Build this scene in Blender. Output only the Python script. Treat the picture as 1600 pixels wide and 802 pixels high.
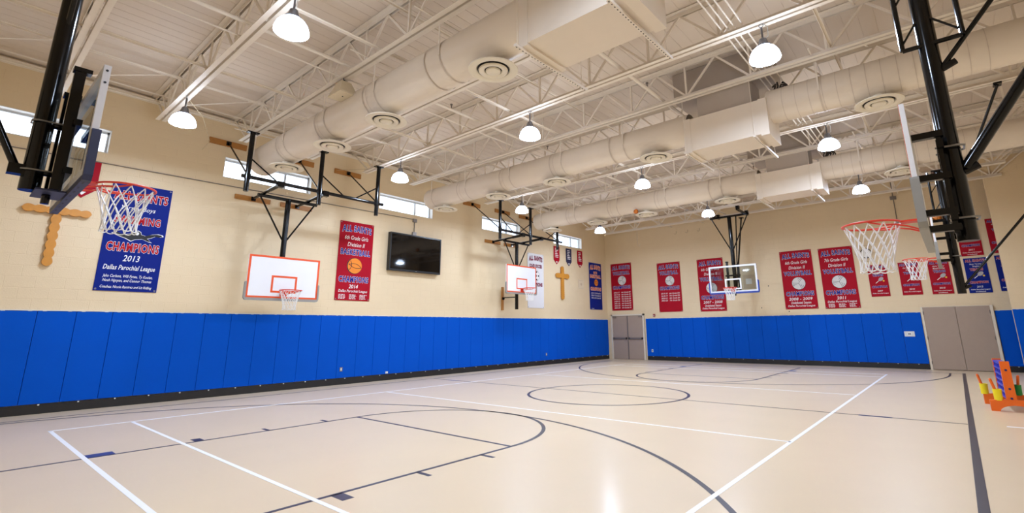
import bpy, bmesh, math, random
from mathutils import Vector, Matrix
random.seed(7)
S = bpy.context.scene
for o in list(bpy.data.objects): bpy.data.objects.remove(o, do_unlink=True)
COL = S.collection
R = math.radians

# ------------------------------------------------------------------ camera
cam = bpy.data.cameras.new('camera'); camo = bpy.data.objects.new('camera', cam); COL.objects.link(camo)
YAW, PITCH, ROLL = R(-39.5887), R(13.0827), R(-0.5929)
fw = Vector((math.sin(YAW)*math.cos(PITCH), math.cos(YAW)*math.cos(PITCH), math.sin(PITCH)))
rt0 = Vector((math.cos(YAW), -math.sin(YAW), 0)); up0 = rt0.cross(fw)
rt = rt0*math.cos(ROLL)+up0*math.sin(ROLL); up = -rt0*math.sin(ROLL)+up0*math.cos(ROLL)
M = Matrix((rt, up, -fw)).transposed().to_4x4(); M.translation = Vector((13.0962, -21.0206, 1.4018))
camo.matrix_world = M
cam.sensor_width = 36; cam.lens = 766.596/1600*36
cam.shift_x = -42.514/1600; cam.shift_y = -64.196/1600
cam.clip_start = .05; cam.clip_end = 200
S.camera = camo

# ------------------------------------------------------------------ world, exposure
W = bpy.data.worlds.new('sky'); S.world = W; W.use_nodes = True
bg = W.node_tree.nodes['Background']; bg.inputs[0].default_value = (.80, .90, 1, 1); bg.inputs[1].default_value = 3.0
S.view_settings.view_transform = 'Standard'; S.view_settings.look = 'None'
S.view_settings.exposure = 0.6; S.view_settings.gamma = 1; S.view_settings.use_curve_mapping = False
LAMP, LENS = 12.0, 188.0          # emission of the lamps' glass domes and of their open undersides

# ------------------------------------------------------------------ materials
def lin(c): return tuple((x/255/12.92 if x/255 <= .04045 else ((x/255+.055)/1.055)**2.4) for x in c)
MATS = {}
def mat(name, c, rough=.5, metal=0, var=.06, scale=6, bump=0, bscale=60, spec=.5, emit=0, coat=0):
    m = bpy.data.materials.new(name); m.use_nodes = True; nt = m.node_tree; b = nt.nodes['Principled BSDF']
    col = lin(c)
    tc = nt.nodes.new('ShaderNodeTexCoord'); n = nt.nodes.new('ShaderNodeTexNoise'); n.inputs['Scale'].default_value = scale
    n.inputs['Detail'].default_value = 4
    nt.links.new(tc.outputs['Object'], n.inputs['Vector'])
    mx = nt.nodes.new('ShaderNodeMix'); mx.data_type = 'RGBA'
    mx.inputs[6].default_value = (*[x*(1-var) for x in col], 1); mx.inputs[7].default_value = (*[min(1, x*(1+var)) for x in col], 1)
    nt.links.new(n.outputs[0], mx.inputs[0]); nt.links.new(mx.outputs[2], b.inputs['Base Color'])
    b.inputs['Roughness'].default_value = rough; b.inputs['Metallic'].default_value = metal
    b.inputs['Specular IOR Level'].default_value = spec
    if coat: b.inputs['Coat Weight'].default_value = coat; b.inputs['Coat Roughness'].default_value = .19
    if emit:
        b.inputs['Emission Color'].default_value = (*col, 1); b.inputs['Emission Strength'].default_value = emit
    if bump:
        n2 = nt.nodes.new('ShaderNodeTexNoise'); n2.inputs['Scale'].default_value = bscale; n2.inputs['Detail'].default_value = 6
        nt.links.new(tc.outputs['Object'], n2.inputs['Vector'])
        bp = nt.nodes.new('ShaderNodeBump'); bp.inputs['Strength'].default_value = bump; bp.inputs['Distance'].default_value = .01
        nt.links.new(n2.outputs[0], bp.inputs['Height']); nt.links.new(bp.outputs[0], b.inputs['Normal'])
    MATS[name] = m
    return m
def glassmat(name, tint, refl):
    m = bpy.data.materials.new(name); m.use_nodes = True; nt = m.node_tree; nt.nodes.clear()
    o = nt.nodes.new('ShaderNodeOutputMaterial'); t = nt.nodes.new('ShaderNodeBsdfTransparent'); g = nt.nodes.new('ShaderNodeBsdfGlossy')
    t.inputs[0].default_value = (*tint, 1); g.inputs['Roughness'].default_value = .03; g.inputs[0].default_value = (.9, .95, 1, 1)
    f = nt.nodes.new('ShaderNodeFresnel'); f.inputs[0].default_value = 1.45
    mm = nt.nodes.new('ShaderNodeMath'); mm.operation = 'MULTIPLY'; mm.inputs[1].default_value = refl
    x = nt.nodes.new('ShaderNodeMixShader'); nt.links.new(f.outputs[0], mm.inputs[0]); nt.links.new(mm.outputs[0], x.inputs[0])
    nt.links.new(t.outputs[0], x.inputs[1]); nt.links.new(g.outputs[0], x.inputs[2]); nt.links.new(x.outputs[0], o.inputs[0])
    MATS[name] = m
mat('wall', (231, 209, 172), .55, var=.03, scale=1.5, bump=.25, bscale=45)
mat('deck', (222, 206, 188), .6, var=.03, scale=1.2)
mat('joist', (238, 226, 210), .5, var=.04, scale=5)
mat('duct', (234, 220, 202), .45, var=.04, scale=2.5)
mat('diffuser', (236, 226, 206), .4, var=.03)
mat('slot', (34, 30, 28), .6)
mat('floor', (222, 199, 165), .42, var=.045, scale=1.1, spec=.4, coat=.28)
mat('navyline', (26, 26, 62), .4); mat('darkline', (52, 46, 54), .4); mat('whiteline', (246, 246, 246), .4, var=.02)
mat('navyblock', (30, 52, 120), .4)
mat('pad', (0, 82, 194), .6, var=.05, scale=1.4, bump=.12, bscale=180, spec=.08)
mat('padback', (225, 225, 225), .6)
mat('base', (26, 24, 24), .5); mat('clip', (225, 225, 220), .4)
mat('black', (9, 9, 10), .16, spec=.35, var=.15); mat('blackmatte', (22, 22, 24), .5)
mat('steel', (150, 150, 150), .3, metal=.9)
mat('orange', (232, 84, 30), .4); mat('rim', (222, 62, 34), .35); mat('white', (238, 238, 240), .4, var=.02)
mat('net', (238, 236, 232), .7); mat('greypad', (150, 148, 142), .5); mat('navypad', (38, 44, 78), .45); mat('bluepad', (40, 66, 150), .5)
mat('frame', (224, 224, 228), .35, metal=.1)
mat('wood', (176, 118, 52), .5, var=.22, scale=9, bump=.2); mat('woodcross', (206, 138, 46), .45, var=.18, scale=8)
mat('bannerred', (168, 10, 34), .6, var=.05, scale=3, spec=.15); mat('bannerblue', (8, 32, 124), .6, var=.05, scale=3, spec=.15); mat('bannerwhite', (236, 234, 236), .5, var=.02)
mat('navy', (36, 40, 78), .5)
mat('twhite', (245, 243, 240), .5, var=.01); mat('tblue', (10, 34, 140), .6, var=.02, spec=.15); mat('tred', (184, 14, 30), .6, var=.02, spec=.15)
mat('tmaroon', (140, 30, 62), .5, var=.02); mat('torange', (238, 132, 72), .5, var=.02); mat('tblack', (14, 14, 16), .5)
mat('ballorange', (236, 134, 30), .5); mat('ballgrey', (222, 220, 216), .5); mat('racket', (176, 172, 170), .5); mat('tyellow', (240, 200, 60), .5)
mat('tv', (12, 11, 11), .3); mat('screen', (16, 13, 11), .04, spec=.5)
mat('door', (168, 148, 132), .45, var=.03); mat('doorframe', (226, 214, 194), .5); mat('panic', (132, 122, 114), .35, metal=.3)
mat('winframe', (206, 210, 216), .4); mat('reveal', (232, 228, 222), .5)
mat('plate', (226, 226, 222), .4); mat('alarm', (150, 44, 36), .4); mat('cable', (196, 176, 140), .5)
mat('paper', (236, 232, 224), .6); mat('papergrey', (206, 184, 154), .6); mat('papertan', (228, 210, 180), .6)
mat('speaker', (222, 206, 176), .5)
mat('toyorange', (240, 108, 24), .35, spec=.5); mat('toyblue', (62, 68, 190), .35); mat('toyyellow', (246, 222, 20), .35); mat('toygreen', (24, 146, 64), .35)
mat('toybolt', (38, 34, 96), .4)
mat('ball', (226, 128, 40), .55, bump=.3, bscale=300)
mat('lamp', (240, 245, 255), .3, emit=LAMP); mat('lens', (250, 246, 240), .3, emit=LENS)
for k_ in ('lamp', 'lens'): MATS[k_].node_tree.nodes['Principled BSDF'].inputs['Emission Color'].default_value = (.79, .95, 1.23, 1); mat('lampcap', (120, 120, 126), .35, metal=.6)
mat('coil', (70, 62, 56), .5); mat('plenum', (184, 170, 156), .5, var=.04, scale=3); mat('seam', (212, 196, 178), .5)  # plenum: shade above the chords is put into this grey
glassmat('pane', (.97, .98, 1), .6); glassmat('boardglass', (.80, .84, .84), 1.0)

# ------------------------------------------------------------------ mesh builder
class MB:
    def __init__(s): s.v = []; s.f = []; s.mi = []; s.cur = 0
    def add(s, vs, fs):
        n = len(s.v); s.v += [tuple(v) for v in vs]; s.f += [tuple(i+n for i in f) for f in fs]; s.mi += [s.cur]*len(fs); return s
    def box(s, x0, x1, y0, y1, z0, z1):
        return s.add([(x0,y0,z0),(x1,y0,z0),(x1,y1,z0),(x0,y1,z0),(x0,y0,z1),(x1,y0,z1),(x1,y1,z1),(x0,y1,z1)],
                     [(0,3,2,1),(4,5,6,7),(0,1,5,4),(1,2,6,5),(2,3,7,6),(3,0,4,7)])
    def bar(s, p0, p1, w, h, upv=(0,0,1)):
        p0, p1 = Vector(p0), Vector(p1); d = (p1-p0).normalized(); u = Vector(upv)
        if abs(d.dot(u)) > .99: u = Vector((1,0,0))
        a = d.cross(u).normalized(); b = a.cross(d).normalized(); a *= w/2; b *= h/2
        vs = [p+x for p in (p0, p1) for x in (-a-b, a-b, a+b, -a+b)]
        return s.add(vs, [(0,3,2,1),(4,5,6,7),(0,1,5,4),(1,2,6,5),(2,3,7,6),(3,0,4,7)])
    def cyl(s, p0, p1, r, r1=None, n=12, caps=True):
        r1 = r if r1 is None else r1; p0, p1 = Vector(p0), Vector(p1); d = (p1-p0).normalized()
        u = Vector((0,0,1)) if abs(d.z) < .9 else Vector((1,0,0)); a = d.cross(u).normalized(); b = d.cross(a)
        vs = []
        for p, q in ((p0, r), (p1, r1)):
            for i in range(n):
                t = 2*math.pi*i/n; vs.append(p+a*q*math.cos(t)+b*q*math.sin(t))
        fs = [(i, i+n, (i+1) % n+n, (i+1) % n) for i in range(n)]
        if caps: fs += [tuple(range(n)), tuple(range(2*n-1, n-1, -1))]
        return s.add(vs, fs)
    def path(s, pts, r, n=5, closed=False):
        P = [Vector(p) for p in pts]; k = len(P); vs = []; ref = None
        for i, p in enumerate(P):
            d = (P[(i+1) % k]-P[i-1]) if closed else (P[min(i+1, k-1)]-P[max(i-1, 0)])
            d.normalize()
            if ref is None: ref = Vector((0,0,1)) if abs(d.z) < .8 else Vector((1,0,0))
            a = ref-d*ref.dot(d)
            if a.length < 1e-4: a = d.orthogonal()
            a.normalize(); b = d.cross(a); ref = a
            for j in range(n):
                t = 2*math.pi*j/n; vs.append(p+a*r*math.cos(t)+b*r*math.sin(t))
        fs = []
        for i in range(k if closed else k-1):
            for j in range(n):
                i2 = (i+1) % k; fs.append((i*n+j, i*n+(j+1) % n, i2*n+(j+1) % n, i2*n+j))
        return s.add(vs, fs)
    def lathe(s, prof, n=24, c=(0,0,0), cap0=False, cap1=False):
        vs = []; fs = []
        for r, z in prof:
            for i in range(n):
                t = 2*math.pi*i/n; vs.append((c[0]+r*math.cos(t), c[1]+r*math.sin(t), c[2]+z))
        for k in range(len(prof)-1):
            for i in range(n):
                j = (i+1) % n; fs.append((k*n+i, k*n+j, (k+1)*n+j, (k+1)*n+i))
        if cap0: fs.append(tuple(range(n-1, -1, -1)))
        if cap1: fs.append(tuple(range((len(prof)-1)*n, len(prof)*n)))
        return s.add(vs, fs)
    def prism(s, poly, h0, h1, f=lambda x, y, h: (x, y, h)):
        n = len(poly); vs = [f(x, y, h0) for x, y in poly]+[f(x, y, h1) for x, y in poly]
        fs = [tuple(range(n-1, -1, -1)), tuple(range(n, 2*n))]+[(i, (i+1) % n, (i+1) % n+n, i+n) for i in range(n)]
        return s.add(vs, fs)
    def flat(s, poly, z):
        return s.add([(x, y, z) for x, y in poly], [tuple(range(len(poly)))])
    def mesh(s, name, mats, smooth=None):
        me = bpy.data.meshes.new(name); me.from_pydata(s.v, [], s.f); me.validate()
        for m in (mats if isinstance(mats, (list, tuple)) else [mats]): me.materials.append(MATS[m])
        if len(me.polygons) == len(s.mi):
            me.polygons.foreach_set('material_index', s.mi)
        if smooth:
            me.polygons.foreach_set('use_smooth', [True]*len(me.polygons)); me.set_sharp_from_angle(angle=R(smooth))
        me.update(); return me
    def build(s, name, mats, parent=None, smooth=None, loc=(0,0,0), rot=(0,0,0)):
        o = bpy.data.objects.new(name, s.mesh(name, mats, smooth)); COL.objects.link(o)
        o.parent = parent; o.location = loc; o.rotation_euler = rot; return o
def inst(name, me, parent=None, loc=(0,0,0), rot=(0,0,0), scale=None):
    o = bpy.data.objects.new(name, me); COL.objects.link(o); o.parent = parent; o.location = loc; o.rotation_euler = rot
    if scale: o.scale = scale
    return o
def tag(o, label=None, cat=None, group=None, kind=None):
    for k, v in (('label', label), ('category', cat), ('group', group), ('kind', kind)):
        if v: o[k] = v
    return o
def thing(name, label, cat, loc=(0,0,0), rotz=0, group=None):
    o = bpy.data.objects.new(name, None); COL.objects.link(o); o.empty_display_size = .2
    o.location = loc; o.rotation_euler = (0, 0, rotz); return tag(o, label, cat, group)
def struct(o): o['kind'] = 'structure'; return o
def copytree(o, parent=None):
    c = o.copy(); COL.objects.link(c); c.parent = parent
    for ch in o.children: copytree(ch, c)
    return c
def bevbox(name, sx, sy, sz, b, m, seg=1):
    """chamfered box centred on the origin"""
    bm = bmesh.new(); bmesh.ops.create_cube(bm, size=1)
    for v in bm.verts: v.co = Vector((v.co.x*sx, v.co.y*sy, v.co.z*sz))
    bmesh.ops.bevel(bm, geom=bm.edges[:], offset=b, segments=seg, affect='EDGES', profile=.5)
    me = bpy.data.meshes.new(name); bm.to_mesh(me); bm.free(); me.materials.append(MATS[m]); return me

# ------------------------------------------------------------------ dimensions
XR, YN, ZD = 15.6, -23.2, 6.56          # right wall, near wall, deck underside
XR2, YJ, XE = 15.6, -1.1, 14.4         # return wall at the right end of the far wall
WINS = [(-21.47, -19.30), (-17.17, -15.02), (-12.90, -10.85), (-8.56, -6.42), (-4.22, -2.06)]
WZ0, WZ1 = 5.08, 5.58

# ------------------------------------------------------------------ floor
floor = struct(MB().box(-.3, XR2+.3, YN-.3, .3, -.2, 0).build('floor', 'floor'))
LZ = .0015
def strip(p0, p1, w, m, name='court_line'):
    d = Vector((p1[0]-p0[0], p1[1]-p0[1], 0)).normalized(); a = Vector((-d.y, d.x, 0))*w/2
    p0, p1 = Vector((*p0, 0)), Vector((*p1, 0))
    b = MB(); vs = [p0-a, p1-a, p1+a, p0+a]
    z = LZ+(.0006 if m == 'whiteline' else 0)
    b.add([(v.x, v.y, .0) for v in vs]+[(v.x, v.y, z) for v in vs], [(4,5,6,7),(0,1,5,4),(1,2,6,5),(2,3,7,6),(3,0,4,7)])
    return b.build(name, m, floor)
def arc(c, r, a0, a1, w, m, n=72, name='court_line'):
    b = MB(); vs = []
    for i in range(n+1):
        t = a0+(a1-a0)*i/n
        for q in (r-w/2, r+w/2): vs.append((c[0]+q*math.cos(t), c[1]+q*math.sin(t), LZ))
    b.add(vs, [(2*i, 2*i+1, 2*i+3, 2*i+2) for i in range(n)]); return b.build(name, m, floor)
CX, CY, LW = 6.885, -11.21, 1.763
VL, VR = 2.489, 11.278
strip((.80, -20.95), (.80, -1.35), .045, 'darkline'); strip((13.04, -20.95), (13.04, -1.25), .075, 'darkline')
strip((.80, -1.35), (13.04, -1.35), .045, 'darkline'); strip((.80, -20.95), (13.04, -20.95), .05, 'darkline')
strip((.80, CY), (13.0, CY), .04, 'darkline')
for x in (1.85, 11.95): strip((x-.3, CY), (x+.15, CY), .09, 'navyblock')
arc((CX, CY), 1.745, 0, 2*math.pi, .062, 'navyline', 96)
for sgn, base in ((1, -20.95), (-1, -1.35)):
    ft = CY-sgn*5.015
    strip((CX-LW, ft), (CX+LW, ft), .045, 'navyline'); arc((CX, ft), LW, 0 if sgn > 0 else -math.pi, math.pi if sgn > 0 else 0, .056, 'darkline' if sgn > 0 else 'navyline')
    for s2 in (-1, 1):
        x = CX+s2*LW; strip((x, base), (x, ft), .045, 'navyline')
        for yy, ww in ((-18.50, .11), (-17.63, .05), (-16.74, .05)):
            y = yy if sgn > 0 else 2*CY-yy
            strip((x, y), (x+s2*.21, y), ww, 'navyline')
        y = -19.52 if sgn > 0 else 2*CY+19.52
        strip((x+s2*.11, y-.15), (x+s2*.11, y+.15), .2, 'navyblock')
    cy = -20.35 if sgn > 0 else 2*CY+20.35
    arc((CX-.02, cy), 5.86, 0 if sgn > 0 else -math.pi, math.pi if sgn > 0 else 0, .056, 'darkline' if sgn > 0 else 'navyline', 110)
    for s2 in (-1, 1): strip((CX-.02+s2*5.86, cy), (CX-.02+s2*5.86, base), .05, 'darkline')
for x in (VL, VR): strip((x, CY-8.47), (x, CY+8.47), .05, 'whiteline')
for d, w in ((8.444, .05), (7.482, .045), (2.729, .042)):
    for s2 in (-1, 1): strip((VL, CY+s2*d), (VR, CY+s2*d), w, 'whiteline')
strip((13.42, -11.12), (13.9, -11.12), .07, 'whiteline', 'tape_mark')

# ------------------------------------------------------------------ walls with painted blocks
def blockmesh(w, h, d=.002, g=.003, c=.003):
    b = MB(); a, e = w/2-g, h/2-g
    b.add([(-a,-e,0),(a,-e,0),(a,e,0),(-a,e,0),(-a+c,-e+c,d),(a-c,-e+c,d),(a-c,e-c,d),(-a+c,e-c,d)],
          [(4,5,6,7),(0,1,5,4),(1,2,6,5),(2,3,7,6),(3,0,4,7)]); return b
BW, BH = .406, .203
FULL = blockmesh(BW, BH).mesh('block', 'wall')
def blocks(wall, u0, u1, z0, z1, holes, place, rot, individual=None):
    """running-bond painted blocks on a wall; place(u,z)->world point; individual(u,z)->size rank"""
    singles = []; jb = MB()
    Rm = Matrix.Rotation(rot[2], 4, 'Z') @ Matrix.Rotation(rot[0], 4, 'X')
    def put(a0, a1, b0, b1):
        if a1-a0 < .03 or b1-b0 < .03: return
        m = blockmesh(a1-a0, b1-b0); p = Vector(place((a0+a1)/2, (b0+b1)/2))
        jb.add([Rm @ Vector(v)+p for v in m.v], m.f)
    row = 0; z = z0
    while z < z1-.02:
        zt = min(z+BH, z1); u = u0-(BW/2 if row % 2 else 0)
        while u < u1:
            a0, a1 = max(u, u0), min(u+BW, u1); hit = [h for h in holes if a0 < h[1] and a1 > h[0] and z < h[3] and zt > h[2]]
            if hit:
                h = hit[0]
                put(a0, min(a1, h[0]), z, zt); put(max(a0, h[1]), a1, z, zt)
                m0, m1 = max(a0, h[0]), min(a1, h[1]); put(m0, m1, z, min(zt, h[2])); put(m0, m1, max(z, h[3]), zt)
            elif individual and a1-a0 > BW-.01 and zt-z > BH-.01: singles.append((individual((a0+a1)/2, (z+zt)/2), a0, a1, z, zt))
            else: put(a0, a1, z, zt)
            u += BW
        z += BH; row += 1
    singles.sort()
    for i, (_, a0, a1, b0, b1) in enumerate(singles):
        if i < 300: inst('block', FULL, wall, place((a0+a1)/2, (b0+b1)/2), rot)
        else: put(a0, a1, b0, b1)
    o = jb.build('block', 'wall', wall); o['kind'] = 'stuff'; o['label'] = 'remaining painted wall blocks'
    return o
def holed(x0, x1, u0, u1, z0, z1, holes):
    b = MB(); u = u0
    for h0, h1, hz0, hz1 in sorted(holes):
        b.box(x0, x1, u, h0, z0, z1); b.box(x0, x1, h0, h1, z0, hz0); b.box(x0, x1, h0, h1, hz1, z1); u = h1
    return b.box(x0, x1, u, u1, z0, z1)
holes = [(a, b, WZ0, WZ1) for a, b in WINS]
wall_left = struct(holed(-.25, 0, YN, .25, 0, ZD+.3, holes).build('wall_left', 'wall'))
cp = camo.matrix_world.translation
def vis(u, z):
    d = Vector((0, u, z))-cp; q = d.dot(fw)
    if q < .5: return 1e6
    px = 800+42.5+766.6*d.dot(rt)/q; py = 401-64.2-766.6*d.dot(up)/q
    return d.length + (1e3 if (px < -20 or py < -20 or py > 802) else 0)
blocks(wall_left, YN, -.01, 1.84, 6.5, holes, lambda u, z: (0, u, z), (R(90), 0, R(90)), vis)
wall_far = struct(MB().box(-.25, XR2+.25, 0, .25, 0, ZD+.3).build('wall_far', 'wall'))
blocks(wall_far, .01, XR2, 1.84, 6.5, [(.2, 2.05, 0, 2.06), (12.2, 14.05, 0, 2.06)], lambda u, z: (u, 0, z), (R(90), 0, 0))
wall_right = struct(MB().box(XR, XR+.25, YN, .25, 0, ZD+.3).build('wall_right', 'wall'))
wall_return = struct(MB().box(XE, XR, YJ, YJ+.2, 0, ZD+.04).build('wall_return', 'wall'))
blocks(wall_return, XE, XR, 1.84, 6.5, [], lambda u, z: (u, YJ, z), (R(90), 0, 0))
wall_near = struct(MB().box(-.25, XR2, YN-.25, YN, 0, ZD+.3).build('wall_near', 'wall'))
struct(MB().box(-.25, .035, YN, -.05, 0, .165).build('baseboard_left', 'base'))
struct(MB().box(2.06, 12.22, -.035, .1, 0, .165).box(14.06, XR2, -.035, .1, 0, .165).build('baseboard_far', 'base'))
struct(MB().box(XE, XR, YJ-.035, YJ+.1, 0, .165).build('baseboard_right', 'base'))
# ledger angles where walls meet the deck
struct(MB().box(0, .09, YN, 0, 6.49, 6.505).box(0, .012, YN, 0, 6.42, 6.5).build('trim_1', 'joist'))
struct(MB().box(0, XR2, -.09, 0, 6.49, 6.505).box(0, XR2, -.012, 0, 6.42, 6.5).build('trim_2', 'joist'))
struct(MB().box(XE, XR, YJ-.09, YJ, 6.49, 6.505).box(XE, XR, YJ-.012, YJ, 6.42, 6.5).build('trim_3', 'joist'))

# wall pads: one chamfered pad mesh per wall, clips as sub-parts
def padrow(wall, n, w, start, along, depth0, rot):
    me = bevbox('pad', w-.004, 1.655, .05, .009, 'pad', 2)
    cm = MB()
    for px, py in ((0, -.845),): cm.cyl((px, py, -.005), (px, py, .022), .014, n=8)
    for px in (-w*.32, w*.32): cm.box(px-.028, px+.028, .822, .836, -.02, .03)
    cme = cm.mesh('clip', 'clip')
    for i in range(n):
        p = along(start+w*(i+.5), .99+.012)
        o = inst('pad', me, wall, p, rot)
        inst('clip', cme, o)
PADL = .5405
n0 = math.floor((-19.84-YN)/PADL)
padrow(wall_left, int((-.07+19.84)/PADL)+n0, PADL, -19.84-n0*PADL, lambda u, z: (.028, u, z), 0, (R(90), 0, R(90)))
padrow(wall_left, 1, .31, -19.84+36*PADL, lambda u, z: (.028, u, z), 0, (R(90), 0, R(90)))
PADF = (12.22-2.07)/18
padrow(wall_far, 18, PADF, 2.07, lambda u, z: (u, -.028, z), 0, (R(90), 0, 0))
padrow(wall_far, 3, .55, 14.06, lambda u, z: (u, -.028, z), 0, (R(90), 0, 0))
padrow(wall_return, 2, .58, XE, lambda u, z: (u, YJ-.028, z), 0, (R(90), 0, 0))
MB().box(0, .06, YN, -.06, 1.833, 1.845).build('pad_cap', 'padback', wall_left)
MB().box(2.06, 12.22, -.06, 0, 1.833, 1.845).box(14.06, XR2, -.06, 0, 1.833, 1.845).build('pad_cap', 'padback', wall_far)
MB().box(XE, XR, YJ-.06, YJ, 1.833, 1.845).build('pad_cap', 'padback', wall_return)

# windows
for i, (a, b) in enumerate(WINS):
    w = MB()
    w.box(-.22, -.16, a, b, WZ0, WZ0+.045).box(-.22, -.16, a, b, WZ1-.055, WZ1).box(-.22, -.16, a, a+.045, WZ0, WZ1).box(-.22, -.16, b-.045, b, WZ0, WZ1)
    wo = struct(w.build('window_%d' % (i+1), 'winframe'))
    mu = a+.70*(b-a)
    MB().box(-.215, -.15, mu-.025, mu+.025, WZ0+.045, WZ1-.055).build('mullion', 'winframe', wo)
    MB().box(-.192, -.186, a+.045, mu-.025, WZ0+.045, WZ1-.055).build('pane', 'pane', wo)
    MB().box(-.186, -.180, mu+.025, b-.045, WZ0+.045, WZ1-.055).build('pane', 'pane', wo)
    MB().box(-.16, .012, a, b, WZ0-.012, WZ0+.006).build('sill', 'reveal', wo)
    MB().box(-.16, .004, b-.012, b, WZ0, WZ1).box(-.16, .004, a, a+.012, WZ0, WZ1).box(-.16, .004, a, b, WZ1-.012, WZ1).build('reveal', 'reveal', wo)

# doors
d1 = struct(MB().box(.24, .31, -.10, .02, 0, 2.06).box(1.93, 2.0, -.10, .02, 0, 2.06).box(.24, 2.0, -.10, .02, 1.99, 2.06).build('door_1', 'doorframe'))
for s, (a, b) in enumerate(((.315, 1.095), (1.145, 1.925))):
    l = MB().box(a, b, -.07, -.03, .01, 1.985).build('door_leaf', 'door', d1)
    MB().box(a+.03, b-.03, -.13, -.085, .92, .985).box(a+.03, a+.08, -.13, -.06, .90, 1.0).box(b-.08, b-.03, -.13, -.06, .90, 1.0).build('panic_bar', 'panic', l)
    MB().box(b-.2 if s else a+.02, b-.02 if s else a+.2, -.12, -.07, 1.90, 1.96).build('door_closer', 'panic', l)
MB().box(1.097, 1.143, -.09, -.03, .01, 1.99).build('centre_post', 'panic', d1)
d2 = struct(MB().box(12.24, 12.295, -.11, .02, 0, 2.0).box(13.965, 14.04, -.11, .02, 0, 2.0).box(12.24, 14.04, -.06, .02, 1.985, 2.0).build('door_2', 'doorframe'))
for a, b, hx in ((12.30, 13.125, 12.30), (13.135, 13.96, 13.95)):
    l = MB().box(a, b, -.10, -.05, .015, 1.985).build('door_leaf', 'door', d2)
    for z in (.22, 1.0, 1.8): MB().cyl((hx, -.11, z-.05), (hx, -.11, z+.05), .013, n=8).build('hinge', 'panic', l)

# ceiling deck: ribbed sheets, ribs along the court's length
ceiling = struct(MB().box(-.25, XR2+.25, YN-.25, .25, ZD+.05, ZD+.3).build('ceiling', 'deck'))
SW = .9
def sheet():
    b = MB(); xs = []; prof = []
    for i in range(4):
        x = i*SW/4; prof += [(x, 0), (x+.215, 0), (x+.217, .006), (x+.223, .006), (x+.225, 0)]
    prof = [(min(x, SW), z) for x, z in prof]; prof[-1] = (SW, 0)
    n = len(prof); L = -YN
    b.add([(x, YN, z) for x, z in prof]+[(x, 0, z) for x, z in prof], [(i, i+n, i+n+1, i+1) for i in range(n-1)])
    return b.mesh('deck_panel', 'deck')
sm = sheet()
for i in range(int(XR2/SW)+1): inst('deck_panel', sm, ceiling, (i*SW, 0, ZD))

# ------------------------------------------------------------------ joists
JY = [-20.27+1.594*k for k in range(-1, 13)]
ZB = 5.80
ordinal = ['first', 'second', 'third', 'fourth', 'fifth', 'sixth', 'seventh', 'eighth', 'ninth', 'tenth', 'eleventh', 'twelfth', 'thirteenth', 'fourteenth']
def chord(z0, z1, x0, x1, flange_low):
    b = MB()
    for s in (-1, 1):
        y0, y1 = sorted((s*.022, s*.095)); b.box(x0, x1, y0, y1, z0 if flange_low else z1-.008, z0+.008 if flange_low else z1)
        y0, y1 = sorted((s*.018, s*.026)); b.box(x0, x1, y0, y1, z0, z1)
    return b
JL = XR-.02
mtop = chord(6.47, 6.55, .0, JL, False).mesh('top_chord', 'joist')
mbot = chord(ZB, ZB+.08, .75, JL-.75, True).mesh('bottom_chord', 'joist')
mdiag = {}
P = 1.22; nx0 = 1.15
web = []
k = 0; x = nx0
while x < JL-.9:
    web.append(((x, ZB+.04), (x, 6.5)))
    web.append(((x, ZB+.04), (min(x+P/2, JL-.1), 6.5))); web.append(((x, ZB+.04), (max(x-P/2, .12), 6.5)))
    x += P
web.append(((.95, ZB+.04), (.12, 6.5))); web.append(((JL-.95, ZB+.04), (JL-.12, 6.5)))
def webmesh(dx, dz):
    key = round(dx, 3)
    if key not in mdiag: mdiag[key] = MB().bar((0, 0, 0), (dx, 0, dz), .036, .03, (0, 1, 0)).mesh('web_member', 'joist')
    return mdiag[key]
for i, y in enumerate(JY):
    n = len(JY)-1-i
    t = thing('roof_joist', 'off-white open-web steel roof joist, %s one out from the far wall' % ordinal[n], 'joist', (0, y, 0), 0, 'roof joists')
    inst('top_chord', mtop, t); inst('bottom_chord', mbot, t)
    for (x0, z0), (x1, z1) in web: inst('web_member', webmesh(x1-x0, z1-z0), t, (x0, 0, z0))
# diagonal cross bridging near the left wall and at mid span
for x in (1.75, 12.6):
    t = thing('cross_bridging', 'off-white diagonal bridging bars between the joists, %s' % ('beside the windows' if x < 5 else 'along the right wall'), 'bridging', (x, 0, 0), 0, 'cross bridging runs')
    me = MB().bar((0, .03, ZB+.04), (0, 1.564, 6.5), .035, .012).mesh('bridging_bar', 'joist')
    for y in JY[:-1]: inst('bridging_bar', me, t, (0, y, 0))
def run(name, x, z, r, m, label, cat, y0=YN+.1, y1=-.1, group=None, square=False):
    b = MB()
    if square: b.box(x-r, x+r, y0, y1, z, z+.006).box(x-r, x-r+.006, y0, y1, z-r*1.6, z)
    else: b.cyl((x, y0, z), (x, y1, z), r, n=8)
    return tag(b.build(name, m), label, cat, group)
run('bridging_angle', 3.72, 5.93, .022, 'joist', 'off-white bridging angle on the bottom chords, the one closer to the windows', 'bridging', group='long bridging angles', square=True)
run('bridging_angle', 6.5, 5.93, .022, 'joist', 'off-white bridging angle on the bottom chords along mid ceiling', 'bridging', group='long bridging angles', square=True)
run('bridging_angle', 12.2, 5.93, .022, 'joist', 'off-white bridging angle on the bottom chords near the right wall', 'bridging', group='long bridging angles', square=True)
run('bridging_angle', 2.0, 6.33, .02, 'joist', 'thin off-white angle high under the deck above the wall hoops', 'bridging', group='long bridging angles', square=True)
run('bridging_angle', 7.1, 6.38, .02, 'joist', 'thin off-white angle high under the deck along the court centre', 'bridging', group='long bridging angles', square=True)
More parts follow.
